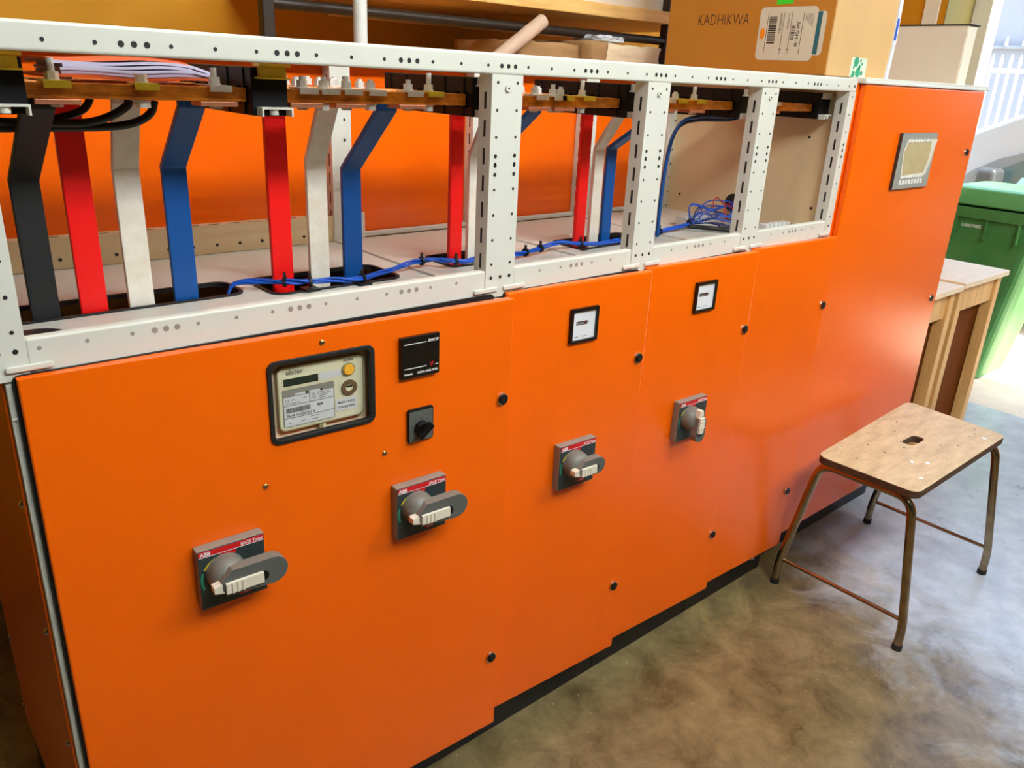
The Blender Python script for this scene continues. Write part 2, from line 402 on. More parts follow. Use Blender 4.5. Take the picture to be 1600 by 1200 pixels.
ep = MB(Matrix(((0, 0, 1, 0), (1, 0, 0, 0), (0, 1, 0, 0), (0, 0, 0, 1))))   # local x->Y, y->Z, z->X
ep.prism([(.02, FZ), (.57, FZ), (.57, 1.44), (.02, 1.44)], 1.1405, 1.146)
for y, z in ((.5, 1.32), (.5, 1.10), (.06, 1.12), (.1, 1.30)): ep.cyl((y, z, 1.140), (y, z, 1.1406), .004, mi=1, n=10)
ep.build('end_panel', ['tan_inside', 'hole'], fr)
MB().cyl((1.137, .305, 1.10), (1.1404, .305, 1.10), .026, n=24).build('cable_grommet', 'black_rubber', fr)

# ------------------------------------------------------------------ door planes
DOORS = {1: ((-.757, -.014), (-.002, -.044)), 2: ((.010, -.012), (.389, -.030)), 3: ((.395, -.012), (.780, -.028)), 4: ((.785, -.012), (1.156, -.024)), 5: ((1.166, -.016), (1.93, -.016))}
def dm(d):
    (x0, y0), (x1, y1) = DOORS[d]; L = math.hypot(x1-x0, y1-y0); u = ((x1-x0)/L, (y1-y0)/L)
    return Matrix(((u[0], 0, u[1], x0), (u[1], 0, -u[0], y0), (0, 1, 0, 0), (0, 0, 0, 1))), L
def lock(d, u, v, root, flat=False):
    M, L = dm(d)
    o = MB(M).cyl((u, v, -.002), (u, v, .004), .0125, .0115, n=20).build('door_lock', 'chrome', root)
    MB(M).cyl((u, v, .004), (u, v, .006), .0095, n=18).box(u-.003, u+.003, v-.003, v+.003, .006, .0066, 1).build('lock_insert', ['black_plastic', 'hole'], o)
def door(d, root, z0, z1, hole=None, th=.018):
    M, L = dm(d); mb = MB(M)
    if hole:
        n = 24
        out = rrect(0, L, z0, z1, .001, 5); mb.ring(out, rrect(*hole, .012, 5), -th, 0)
    else: mb.box(0, L, z0, z1, -th, 0)
    return mb.build('door', 'orange', root, bevel=.003, seg=2)
def rotary(d, u, v, root, down=False, x1=.081, w=.0222):
    M, L = dm(d); a = .05
    p = MB(M).prism([(u-a, v-a), (u+a, v-a), (u+a, v+a), (u-a, v+a)], 0, .019, mi=0, smi=1).build('rotary_switch', ['plate_gray', 'plate_side'], root, bevel=.002)
    T = M @ Matrix.Translation((u, v, 0))
    k = MB(T)   # printed band and marks on the face
    k.box(-.048, .048, .0395, .048, .019, .0194, 0).box(-.048, .048, .0385, .0395, .019, .0194, 1)
    k.text('ABB', .0085, -.046, .0408, .0197, 1, bold=.0003); k.text('SACE Tmax', .0068, .0468, .0412, .0197, 1, align='RIGHT', bold=.0002)
    k.box(-.018, .006, .0325, .0375, .019, .0193, 0)
    def arc(a0, a1, r0, r1, mi):
        n = 10; pts = [(r*math.cos(math.radians(a0+(a1-a0)*i/n))-.012, r*math.sin(math.radians(a0+(a1-a0)*i/n)), .0195) for i in range(n+1) for r in (r0, r1)]
        k.add(pts, [(2*i, 2*i+1, 2*i+3, 2*i+2) for i in range(n)], mi)
    arc(150, 112, .033, .0355, 2); arc(205, 158, .033, .036, 3); arc(-38, -52, .034, .042, 4); arc(-5, -75, .040, .0407, 4)
    k.box(.006, .024, -.043, -.035, .019, .0196, 0).text('TEST', .006, .015, -.0412, .0198, 1, align='CENTER')
    k.build('faceplate_print', ['red_print', 'white_print', 'yellow_print', 'green_print', 'lime_print'], p)
    ang = -math.pi/2 if down else 0.0
    c = Vector((-.012, .007, 0)); H = T @ Matrix.Translation((c.x, c.y, 0)) @ Matrix.Rotation(ang, 4, 'Z')
    kb = MB(H); kb.cyl((0, 0, .019), (0, 0, .032), .029, .0285, n=28, cap=False); kb.dome((0, 0, .032), .0285, .020, n=28, k=7, mi=0)
    kb.build('knob', 'handle_gray', p)
    # lever: tapered bar standing off the plate, rounded end
    n = 8
    poly = [(-.012, -w*.8), (x1-w, -w)] + [(x1-w+w*math.cos(math.radians(-90+180*i/n)), w*math.sin(math.radians(-90+180*i/n))) for i in range(1, n)] + [(x1-w, w), (-.002, w), (-.018, w*.3), (-.018, -w*.3)]
    lv = MB(H); lv.prism(poly, .040, .058, smi=1, smooth=False)
    lv.cyl((x1*.52, -.004, .0578), (x1*.52, -.004, .0586), .009, n=16, mi=2)
    lv.build('lever', ['handle_dark', 'handle_gray', 'black_plastic'], p, bevel=.003, seg=3)
    g = MB(H)
    gx = x1*.52
    g.prism([(-.014, -.0125), (gx, -.0125), (gx, .005), (-.014, .005)], .050, .0625)
    for i in range(3): g.box(-.006+.0075*i, -.002+.0075*i, -.0128, .0053, .0622, .0638)
    g.prism([(-.030, -.0085), (-.014, -.0125), (-.014, .005), (-.030, .002)], .044, .058)
    g.build('locking_slide', 'grip', p, bevel=.0015)
def cab_body(root, x0, x1, left=False):
    MB().box(x0+.0008, x1-.0008, .003, .575, .101, 1.0).box(x0+.0008, x1-.0008, .003, .018, 1.0, 1.0445).build('carcass', 'white_paint', root, bevel=.002)
    MB().box(x0+.02, x1-.02, .1, .5, 1.0, 1.004).build('slot_shade', 'black_rubber', root)  # black sheet below the slots, painting the unlit cabinet inside
    pm = MB().box(x0+.0008, x1-.0008, .028, .55, 0, .10)
    pm.build('plinth', 'plinth_black', root, bevel=.002)
def gasket(root, d, z0, z1):
    M, L = dm(d); (xa, ya), (xb, yb) = DOORS[d]
    MB(Matrix(((1, 0, 0, 0), (0, 0, -1, 0), (0, 1, 0, 0), (0, 0, 0, 1)))).ring(rrect(xa-.0032, xb-.012, z0-.004, z1+.0012, .008, 4), rrect(xa+.008, xb-.022, z0+.01, z1-.008, .004, 4), -.003, .0035).build('gasket', 'black_rubber', root)
Z0, Z1 = .108, 1.0535
# cabinet 1 : main incomer
c1 = thing('switch_cabinet', (-.384, .28, 0), 'wide orange cabinet with energy meter, voltmeter and two rotary switches', 'cabinet', 'orange switchboard cabinets')
cab_body(c1, -.768, 0)
MB().box(-.7705, -.7675, .014, .57, .104, 1.05).build('side_panel', 'orange', c1, bevel=.001)
for y, z in ((.03, .87), (.03, .67), (.03, .47), (.03, .27), (.55, .87), (.55, .60), (.55, .33), (.55, .16)):
    MB().dome((-.7705, y, z), .0055, .004, n=10, k=4, ax=Vector((-1, 0, 0))).build('panel_screw', 'chrome', c1)
ELH = (.3053, .4755, .8895, 1.0165)
door(1, c1, Z0, Z1, ELH); gasket(c1, 1, Z0, Z1)
for v in (.8696, .2924): lock(1, .737, v, c1)
M1, L1 = dm(1)
for u, v in ((.391, 1.035), (.4943, .8252), (.2904, .8244)):
    MB(M1).dome((u, v, 0), .0048, .0028, n=12, k=4).box(u-.004, u+.004, v-.0006, v+.0006, .0024, .003, 1).build('door_screw', ['brass', 'hole'], c1)
rotary(1, .2255, .7095, c1); rotary(1, .5557, .7120, c1)
# energy meter
a, b, c, d_ = ELH; ux, vz = (a+b)/2, (c+d_)/2
em = MB(M1); em.ring(rrect(a-.002, b+.002, c-.002, d_+.002, .013, 5), rrect(a+.0048, b-.0058, c+.0048, d_-.0045, .008, 5), -.008, .0035, mi=0)
em = em.build('energy_meter', 'black_rubber', c1, bevel=.001)
T = M1 @ Matrix.Translation((.394, .9475, -.020)) @ Matrix.Diagonal((1.056, .98, 1, 1))   # local meter coordinates, x -.08 .. .08
MB(T).box(-.088, .088, -.066, .078, -.006, .0).build('meter_housing', 'meter_cream', em)
mf = MB(T); mf.ring(rrect(-.0675, .0675, -.049, .056, .010, 5), rrect(-.0655, .0655, -.047, .054, .009, 5), 0, .0085, mi=1); mf.prism(rrect(-.0655, .0655, -.047, .054, .009, 5), 0, .008, mi=0)
mf.cyl((-.004, -.049, .004), (-.004, -.064, .004), .003, mi=1).cyl((.002, -.049, .004), (.002, -.064, .004), .003, mi=0).build('meter_front', ['meter_cream', 'meter_olive'], em, bevel=.0006)
Z = .0083
ml = MB(T)   # label areas  0 grey,1 dark grey,2 lcd,3 cream rim,4 dark print
ml.prism(rrect(-.061, .030, .0225, .0385, .003), Z, Z+.0006, mi=3).box(-.0585, -.006, .0245, .0365, Z+.0006, Z+.0009, 2).box(-.004, .0300, .0245, .0365, Z+.0006, Z+.0008, 0)
ml.prism(rrect(-.061, .0185, -.043, .019, .002), Z, Z+.0004, mi=1)
for x0, x1, y0, y1 in ((-.0595, -.021, -.0065, .0065), (-.0195, .017, -.0065, .0075), (-.0595, .017, -.0275, -.008), (-.0595, .017, -.0415, -.029), (.0205, .0545, -.0345, -.0145)): ml.box(x0, x1, y0, y1, Z+.0004, Z+.0007, 0)
for x in (-.0240, -.0015): ml.cyl((x, .0095, Z), (x, .0095, Z+.0012), .0019, n=10, mi=4); ml.prism(rrect(x-.019, x-.0025, .0078, .0112, .0015), Z+.0004, Z+.0007, mi=0)
ml.build('meter_labels', ['label_gray', 'label_dark', 'lcd', 'meter_cream', 'dark_print'], em)
mt = MB(T); q = Z+.0009
mt.text('elster', .0115, -.0545, .0425, q-.0006); mt.text('A1700', .0058, .0345, .047, q-.0006, bold=.0002)
mt.text('RSA', .0058, -.0100, -.0165, q, bold=.0002); mt.text('3514 11126701 6', .0062, -.0565, -.0262, q, bold=.0001)
mt.text('Multi Utility', .0058, .0375, -.0222, q, align='CENTER', bold=.0001); mt.text('Compatible', .0058, .0375, -.0300, q, align='CENTER', bold=.0001)
x = -.0565
while x < -.0195:
    w = random.choice((.0004, .0006, .001)); mt.box(x, x+w, -.0195, -.0115, q-.0001, q); x += w+random.choice((.0004, .0006))
mt.ring(rrect(-.0565, -.0525, -.001, .003, .0003, 1), rrect(-.0560, -.0530, -.0005, .0025, .0003, 1), q-.0001, q)
for i, (x, y, w) in enumerate(((-.0485, .001, .006), (-.031, .001, .006), (-.0565, -.0045, .021), (-.016, .0045, .004), (-.009, .0045, .018), (-.016, .0015, .004), (-.009, .0015, .021), (-.016, -.0015, .006), (-.006, -.0015, .014), (-.014, -.0045, .003), (-.007, -.0045, .010), (-.054, -.0365, .004), (-.036, -.0365, .007), (-.020, -.0325, .013), (-.018, -.0375, .010))):
    xx = x
    while xx < x+w: mt.box(xx, xx+.0007, y, y+.0013, q-.0001, q); xx += .0012
mt.build('meter_lettering', 'dark_print', em)
MB(T).cyl((.0420, .0335, Z-.001), (.0420, .0335, Z+.002), .0108, n=24, mi=1).cyl((.0420, .0335, Z+.002), (.0420, .0335, Z+.0045), .0088, .0080, n=24, mi=0).build('reset_button', ['button_amber', 'meter_olive'], em)
op = MB(T).ring([(.0425+.0125*math.cos(2*math.pi*i/24), .003+.0125*math.sin(2*math.pi*i/24)) for i in range(24)], [(.0425+.0065*math.cos(2*math.pi*i/24), .003+.0065*math.sin(2*math.pi*i/24)) for i in range(24)], Z-.001, Z+.003, mi=0)
op.cyl((.0425, .003, Z-.001), (.0425, .003, Z+.001), .0066, n=20, mi=1).box(.038, .047, .003, .006, Z+.001, Z+.0014, 2).build('optical_port', ['ring_brown', 'meter_cream', 'hole'], em)
# digital panel voltmeter
u0, u1, v0, v1 = .5215, .5952, .9505, 1.0208
pm = MB(M1).box(u0, u1, v0, v1, 0, .008).build('panel_voltmeter', 'meter_black', c1, bevel=.0012)
vt = MB(M1); z = .0083
vt.box(u0+.006, u0+.048, v1-.0125, v1-.0113, z-.0003, z); vt.box(u0+.006, u0+.048, v0+.0165, v0+.0177, z-.0003, z); vt.box(u1-.0085, u1-.003, v0+.0165, v0+.0177, z-.0003, z)
vt.text('DHC7P', .0062, u1-.0025, v1-.0125, z, align='RIGHT', bold=.0002); vt.text('DIGITAL PANEL METER', .0046, u1-.004, v0+.0065, z, align='RIGHT', bold=.0002, sx=.82); vt.text('Panasonic', .0046, u0+.006, v0+.0065, z, bold=.0002, sx=.85)
vt.text('V', .0125, u1-.0155, v0+.0145, z, 1, align='CENTER', bold=.0001).build('voltmeter_print', ['white_print', 'red_print'], pm)
# selector switch
u0, u1, v0, v1 = .5362, .5862, .8333, .8928
sp = MB(M1).prism(rrect(u0, u1, v0, v1, .004), 0, .006).build('selector_switch', 'black_plastic', c1, bevel=.001)
sf = MB(M1).box(u0+.002, u1-.002, v0+.0025, v1-.012, .006, .0064, 0).box(u0+.002, u1-.002, v1-.0115, v1-.0035, .006, .0063, 1).box(u0+.002, u1-.002, v1-.0122, v1-.0115, .006, .0068, 2).box(u0+.002, u1-.002, v0+.0018, v0+.0025, .006, .0068, 2)
for aa in (20, 50, 90, 130, 160, -20): sf.cyl((.561+.0185*math.cos(math.radians(aa)), .857+.0185*math.sin(math.radians(aa)), .006), (.561+.0185*math.cos(math.radians(aa)), .857+.0185*math.sin(math.radians(aa)), .0066), .0012, n=8, mi=3)
sf.build('selector_plate', ['handle_dark', 'handle_dark', 'chrome', 'hole'], sp)
kn = MB(M1 @ Matrix.Translation((.561, .857, 0)) @ Matrix.Rotation(math.radians(38), 4, 'Z')).cyl((0, 0, .006), (0, 0, .016), .0145, .013, n=18).prism([(-.0165, -.0045), (.0165, -.0045), (.0165, .0045), (-.0165, .0045)], .014, .026)
kn.build('selector_knob', 'black_plastic', sp, bevel=.0015)
# cabinets 2-4
def hour_meter(d, u, v, root, digits):
    M, L = dm(d); a = .0365; b = .0350
    o = MB(M).ring(rrect(u-a, u+a, v-b, v+b, .001, 1), rrect(u-a+.0065, u+a-.0055, v-b+.0055, v+b-.0065, .001, 1), 0, .007).build('hour_meter', 'meter_black', root, bevel=.0008)
    f = MB(M).box(u-a+.005, u+a-.005, v-b+.005, v+b-.005, .0003, .0022, 0).box(u-.019, u+.010, v+.0005, v+.0075, .0022, .003, 1)
    for i, ch in enumerate(digits): f.text(ch, .0055, u-.0165+i*.0036, v+.0018, .0032, 2 if i < 5 else 3, align='CENTER')
    f.text('h', .005, u+.0155, v+.002, .0025, 1, align='CENTER'); f.box(u-.022, u-.012, v-.0245, v-.0232, .0022, .0024, 1).box(u-.002, u+.003, v-.0245, v-.0232, .0022, .0024, 1).box(u+.006, u+.011, v-.0245, v-.0232, .0022, .0024, 1)
    f.build('meter_dial', ['meter_face', 'dark_print', 'white_print', 'red_print'], o)
c2 = thing('switch_cabinet', (.192, .28, 0), 'orange cabinet with hour meter above a rotary switch lever turned sideways', 'cabinet', 'orange switchboard cabinets')
cab_body(c2, 0, .384); door(2, c2, Z0, Z1+.001); gasket(c2, 2, Z0, Z1); hour_meter(2, .190, .969, c2, '0000000'); rotary(2, .1885, .6720, c2, x1=.054, w=.0185)
for v in (.869, .2937): lock(2, .3590, v, c2)
c3 = thing('switch_cabinet', (.576, .28, 0), 'orange cabinet with hour meter above a rotary switch lever pointing down', 'cabinet', 'orange switchboard cabinets')
cab_body(c3, .384, .768); door(3, c3, Z0, Z1+.002); gasket(c3, 3, Z0, Z1); hour_meter(3, .1965, .972, c3, '0000000'); rotary(3, .1885, .6775, c3, True, x1=.050, w=.0165)
for v in (.8663, .2888): lock(3, .3690, v, c3)
c4 = thing('switch_cabinet', (.96, .28, 0), 'plain narrow orange cabinet door with two black locks beside tall cabinet', 'cabinet', 'orange switchboard cabinets')
cab_body(c4, .768, 1.1515); door(4, c4, Z0, Z1+.003); gasket(c4, 4, Z0, Z1)
for v in (.8718, .2979): lock(4, .3530, v, c4)
MB().cyl((1.10, .022, .055), (1.10, .028, .055), .007, n=6).cyl((1.10, .026, .055), (1.10, .0285, .055), .010, n=14).build('plinth_bolt', 'zinc', c4)
# tall cabinet
c5 = thing('tall_cabinet', (1.54, .3, 0), 'tall orange cabinet with touch screen at the right end of the switchboard', 'cabinet')
MB().box(1.1525, 1.936, .002, .576, .115, 1.438).build('carcass', 'orange', c5, bevel=.002)
MB().box(1.158, 1.945, -.016, .58, 1.438, 1.452).box(1.158, 1.945, -.019, -.012, 1.4375, 1.4445).build('lid', 'white_paint', c5, bevel=.002)
MB().box(1.17, 1.92, .062, .55, 0, .115).build('plinth', 'plinth_black', c5, bevel=.002)
M5, L5 = dm(5); MB(M5).box(0, L5, .135, 1.4365, -.017, 0).build('door', 'orange', c5, bevel=.004, seg=3)
for v in (1.2562, .7846): lock(5, .722, v, c5)
u0, u1, v0, v1 = .2405, .463, 1.166, 1.3178
hm = MB(M5).prism([(u0, v0), (u1, v0), (u1, v1), (u0, v1)], 0, .010, smi=1).build('touch_panel', ['hmi_gray', 'hmi_side'], c5, bevel=.0012)
MB(M5).box(u0+.030, u1-.03, v0+.037, v1-.026, .010, .0104).build('screen', 'hmi_screen', hm)
MB(M5).ring([(u0+.035, v0+.028), (u1-.030, v0+.034), (u1-.012, v0+.08), (u1-.006, v1-.04), (u1+.004, v1-.018), (u0+.038, v1-.016), (u0+.019, v1-.048)], [(u0+.040, v0+.037), (u1-.045, v0+.041), (u1-.030, v0+.08), (u1-.03, v1-.042), (u1-.035, v1-.024), (u0+.042, v1-.024), (u0+.025, v1-.050)], .0104, .0112).build('protective_film', 'film', hm)
hb = MB(M5)
for i in range(8): hb.box(u0+.034+i*.019, u0+.045+i*.019, v0+.012, v0+.025, .010, .0108)
for i in range(7): hb.box(u0+.042+i*.019, u0+.050+i*.019, v1-.025, v1-.017, .0112, .0116)
for i in range(9): hb.box(u0+.036+i*.016, u0+.045+i*.016, v0+.029, v0+.036, .0112, .0116)
hb.build('panel_buttons', 'white_print', hm)

# ------------------------------------------------------------------ busbars, supports, straps
BY = (.090, .145, .205, .265)
def bolt(root, x, y, z, h=.018, m='zinc', washer=True, under=True):
    mb = MB(); 
    if washer: mb.box(x-.015, x+.015, y-.022, y+.012, z, z+.0025, 1).box(x-.015, x+.015, y-.0235, y-.0215, z-.006, z+.0025, 1)
    mb.cyl((x, y, z+.0025), (x, y, z+.0045), .0085, n=14).cyl((x, y, z+.0045), (x, y, z+.0125), .0078, n=6, smooth=False).cyl((x, y, z+.0125), (x, y, z+h), .0042, n=10)
    if under: mb.cyl((x, y, z-.0285), (x, y, z-.0205), .0085, n=6, smooth=False).cyl((x, y, z-.0205), (x, y, z-.019), .010, n=14)
    mb.build('bolt', ['zinc', m], root)
BZ0, BZ1 = 1.3655, 1.3838
segs = [(-.6825, -.411, 'copper busbar behind the first opening under the stack of papers', [(-.648, .028, 'zinc_yellow'), (-.545, .012, 'zinc_yellow'), (-.45, .024, 'zinc')]),
        (-.357, -.027, 'copper busbar section ending behind the first wide white post', [(-.32, .018, 'zinc'), (-.285, .018, 'zinc'), (-.247, .020, 'zinc'), (-.205, .017, 'zinc'), (-.135, .019, 'zinc'), (-.095, .030, 'zinc_yellow')]),
        (.027, .357, 'copper busbar section between first and second wide white posts', [(.14, .018, 'zinc'), (.185, .021, 'zinc'), (.205, .017, 'zinc_yellow'), (.262, .030, 'zinc_yellow')]),
        (.411, .741, 'copper busbar section between second and third wide white posts', [(.505, .018, 'zinc'), (.545, .016, 'zinc_yellow'), (.61, .028, 'zinc_yellow')]),
        (.795, 1.085, 'short copper busbar end in the last narrow opening', [(.91, .028, 'zinc')])]
for a, b, lab, bl in segs:
    o = thing('copper_busbar', ((a+b)/2, BY[0], BZ0), lab, 'busbar', 'front copper busbar sections')
    MB().box(a, b, BY[0]-.015, BY[0]+.015, BZ0, BZ1).build('bar', 'copper', o, bevel=.001)
    for x, h, m in bl: bolt(o, x, BY[0]-.002, BZ1, h, m)
    for x, h, m in bl[::2]: MB().box(x-.026, x+.026, BY[0]-.017, BY[0]+.02, BZ0-.0068, BZ0-.0004).build('clamp_tab', 'copper_raw', o, bevel=.0008)
for k, (y, nm) in enumerate(zip(BY[1:], ('second', 'third', 'rearmost'))):
    o = thing('copper_busbar', (.17, y, BZ0), nm+' copper busbar counted from the front, running the whole chamber', 'busbar', 'rear copper busbars')
    for a, b in ((-.6825, -.411), (-.357, -.027), (.027, .357), (.411, .741), (.795, 1.085)):
        MB().box(a, b, y-.013, y+.013, BZ0, BZ1).build('bar', 'copper', o, bevel=.001)
    for x in (-.62, -.50, -.30, -.24, -.19, .10, .15, .20, .47, .52): bolt(o, x+.01*k, y, BZ1, .016, 'zinc', washer=False, under=False)
for x, lab, yl in ((-.710, 'black busbar support block in the far left corner of the frame', True), (-.384, 'black busbar support block in the middle of the wide left opening', True), (0, 'black busbar support block behind the first wide white post', False), (.384, 'black busbar support block behind the second wide white post', False), (.768, 'black busbar support block behind the third wide white post', False), (1.112, 'black busbar support block against the beige end panel', False)):
    o = thing('busbar_support', (x, .19, 1.347), lab, 'busbar support', 'black busbar supports')
    mb = MB().box(x-.0265, x+.0265, .058, .33, 1.348, 1.362).box(x-.0265, x+.0265, .058, .33, 1.3865, 1.411)
    for y0, y1 in ((.058, .073), (.106, .13), (.16, .19), (.22, .25), (.28, .33)): mb.box(x-.0265, x+.0265, y0, y1, 1.362, 1.3865)
    mb.build('insulator_block', 'black_plastic', o, bevel=.0015)
    for y in (.085, .14, .20, .26, .31): MB().box(x-.0285, x-.0265, y-.004, y+.004, 1.349, 1.410).build('insulator_rib', 'black_plastic', o)
    MB().box(x-.018, x+.020, .046, .058, 1.399, 1.412).box(x-.022, x+.024, .042, .058, 1.3965, 1.399).build('top_bracket', 'zinc_yellow' if yl else 'zinc', o, bevel=.001)
    MB().box(x-.021, x+.025, .040, .058, 1.3575, 1.3600).box(x-.021, x-.0185, .040, .058, 1.348, 1.3575).box(x+.0225, x+.025, .040, .058, 1.348, 1.3575).cyl((x, .048, 1.350), (x, .048, 1.3575), .006, n=6).build('bottom_bracket', 'white_paint', o)
    if yl: MB().box(x-.022, x+.024, .040, .06, 1.4125, 1.4165).build('bracket_cover', 'zinc_yellow', o)
def strap(x, m, ytop, lab, grp, w=.019, bend=1.262, yb=.245, th=.005):
    cl = [(yb, 1.006)] + ([(yb, bend), (ytop, 1.355), (ytop, BZ0-.001)] if abs(ytop-yb) > .03 else [(yb, BZ0-.001)])
    pts = []
    for i, (y, z) in enumerate(cl):
        if i == 0: d = (cl[1][0]-y, cl[1][1]-z)
        elif i == len(cl)-1: d = (y-cl[i-1][0], z-cl[i-1][1])
        else:
            d1 = Vector((y-cl[i-1][0], z-cl[i-1][1])).normalized(); d2 = Vector((cl[i+1][0]-y, cl[i+1][1]-z)).normalized(); d = d1+d2
        d = Vector(d).normalized(); nn = Vector((-d[1], d[0])); pts.append((Vector((y, z))+nn*th, Vector((y, z))-nn*th))
    vs = []
    for p, q in pts: vs += [(x-w, p[0], p[1]), (x+w, p[0], p[1]), (x+w, q[0], q[1]), (x-w, q[0], q[1])]
    fs = [(0, 1, 2, 3), tuple(4*(len(pts)-1)+i for i in (3, 2, 1, 0))]
    for i in range(len(pts)-1):
        for k in range(4): fs.append((4*i+k, 4*(i+1)+k, 4*(i+1)+(k+1) % 4, 4*i+(k+1) % 4))
    mb = MB().add(vs, fs)
    bm_o = mb.build('busbar_strap', m, None, bevel=.0016, seg=2, label=lab, cat='busbar strap', group=grp)
    return bm_o
g = 'insulated busbar straps'
strap(-.668, 'strap_black', BY[0], 'black insulated strap, the only black one, leftmost of all straps', g, bend=1.25)
strap(-.602, 'strap_red', BY[3], 'red insulated strap directly beside the black strap', g)
strap(-.533, 'strap_white', BY[2], 'white bent strap between leftmost red and blue straps', g)
strap(-.463, 'strap_blue', BY[1], 'blue bent strap in the leftmost group of four straps', g)
strap(-.291, 'strap_red', BY[3], 'red strap in the second group, right of the middle support block', g, yb=.25)
strap(-.222, 'strap_white', BY[2]-.01, 'white bent strap in the second group, between red and blue', g, bend=1.265)
strap(-.153, 'strap_blue', BY[1]-.02, 'blue bent strap in the second group, right of the white one', g, bend=1.248)
strap(.087, 'strap_red', BY[3], 'red strap just left of the first wide white post', g, w=.0155, yb=.25)
strap(.130, 'strap_white', BY[2]-.01, 'white strap partly hidden behind the first wide white post', g, w=.0155)
strap(.175, 'strap_blue', BY[1]-.02, 'blue strap mostly hidden by the first wide white post', g, w=.0155)
strap(.449, 'strap_red', BY[3], 'rightmost red strap, in the second narrow opening', g, w=.0155, yb=.25)
strap(.491, 'strap_white', BY[2]-.02, 'rightmost white strap, between the last red and blue straps', g, w=.0155, bend=1.27)
strap(.533, 'strap_blue', BY[1]-.03, 'rightmost blue strap, bending beside the second wide white post', g, w=.0155, bend=1.27)

# ------------------------------------------------------------------ wiring
wb = thing('blue_wire_bundle', (.2, .22, FZ), 'long blue wire bundle tied along the floor of the open chamber', 'wires')
path = [(-.395, .25, 1.03), (-.375, .262, 1.06), (-.335, .235, 1.066), (-.300, .205, 1.068), (-.267, .196, 1.066), (-.222, .192, 1.064), (-.179, .186, 1.062), (-.113, .201, 1.064), (-.033, .225, 1.068), (.017, .225, 1.068), (.043, .212, 1.066), (.09, .205, 1.062), (.14, .215, 1.064), (.224, .209, 1.062), (.285, .216, 1.064), (.36, .222, 1.070), (.422, .215, 1.064), (.494, .206, 1.062), (.594, .214, 1.062), (.731, .238, 1.062), (.841, .256, 1.064), (.90, .262, 1.066)]
base = smoothp(path, 5)
for k in range(7):
    ph = random.uniform(0, 6.28); rr = random.uniform(.003, .006); fq = random.uniform(.25, .5)
    pts = [p+Vector((0, math.cos(ph+fq*i)*rr, math.sin(ph+fq*i)*rr*.7)) for i, p in enumerate(base)]
    if k > 3: pts = pts[35+k*3:]
    MB().tube(pts, .0021, 6).build('wire', 'wire_blue', wb)
for i in (14, 20, 31, 42, 52, 60, 67, 71, 80, 88, 95, 103):
    p = base[i]; d = (base[i+1]-base[i-1]).normalized()
    MB().cyl(p-d*.0025, p+d*.0025, .0092, n=10).box(p.x-.002, p.x+.002, p.y-.002, p.y+.002, p.z+.008, p.z+.016).build('cable_tie', 'wire_black', wb)
    if i in (20, 31, 60, 80): MB().box(p.x-.013, p.x+.013, p.y-.013, p.y+.013, FZ+.0005, FZ+.005).build('tie_mount', 'wire_black', wb)
lw = thing('loose_wires', (1.0, .28, FZ), 'tangle of loose blue and red wires coming out of the round hole', 'wires')
for k in range(12):
    s0 = Vector((.90+random.uniform(-.01, .01), .262+random.uniform(-.01, .01), 1.064)); e = Vector((1.137, .305+random.uniform(-.015, .015), 1.095+random.uniform(-.012, .012)))
    m1 = s0.lerp(e, .3)+Vector((random.uniform(-.02, .03), random.uniform(-.05, .06), random.uniform(-.004, .03))); m2 = s0.lerp(e, .7)+Vector((random.uniform(-.03, .02), random.uniform(-.08, .06), random.uniform(-.02, .02)))
    m2.z = max(m2.z, 1.056); MB().tube(smoothp([s0, m1, m2, e], 7), .0019, 6).build('wire', 'wire_blue' if k % 4 else 'wire_navy', lw)
for k in range(3):
    c0 = Vector((1.06+.02*k, .29-.02*k, 1.088-.01*k)); r = .035-.008*k
    MB().tube(smoothp([(1.137, .305, 1.1)]+[c0+Vector((math.cos(a)*r*.8, math.sin(a)*r*.5, math.sin(a)*r*.9)) for a in (0.4, 1.5, 2.6, 3.7, 4.7, 5.6)], 5), .0017, 6).build('wire', 'wire_red', lw)
for k in range(3):
    MB().tube(smoothp([(.90, .255, 1.066), (.93+.01*k, .22, 1.07), (.95+.02*k, .18, 1.058), (.97+.02*k, .12, 1.055)], 5), .002, 6).build('wire', 'wire_navy', lw)
MB().tube(smoothp([(.87, .25, 1.062), (.92, .2, 1.06), (.96, .16, 1.058), (1.0, .13, 1.058)], 5), .006, 8).build('wire', 'wire_black', lw)
tbk = thing('terminal_strip', (.955, .30, FZ), 'grey terminal strip standing behind the loose wires', 'terminal strip')
MB().box(.90, 1.01, .292, .318, FZ, FZ+.006).build('rail', 'zinc', tbk)
for i in range(9): MB().box(.902+.012*i, .912+.012*i, .288, .322, FZ+.006, FZ+.026).cyl((.907+.012*i, .2875, FZ+.018), (.907+.012*i, .289, FZ+.018), .003, mi=1, n=8).build('terminal', ['label_gray', 'hole'], tbk, bevel=.001)
tb2 = thing('terminal_strip', (1.07, .12, FZ), 'small terminal strip in the last narrow opening', 'terminal strip')
for i in range(6): MB().box(1.0+.02*i, 1.016+.02*i, .10, .122, FZ, FZ+.030).cyl((1.008+.02*i, .0995, FZ+.018), (1.008+.02*i, .101, FZ+.018), .0035, mi=1, n=8).build('terminal', ['label_gray', 'hole'], tb2, bevel=.001)
nv = thing('navy_cable', (.69, .2, FZ), 'dark blue cable arching down behind the second wide white post', 'cable')
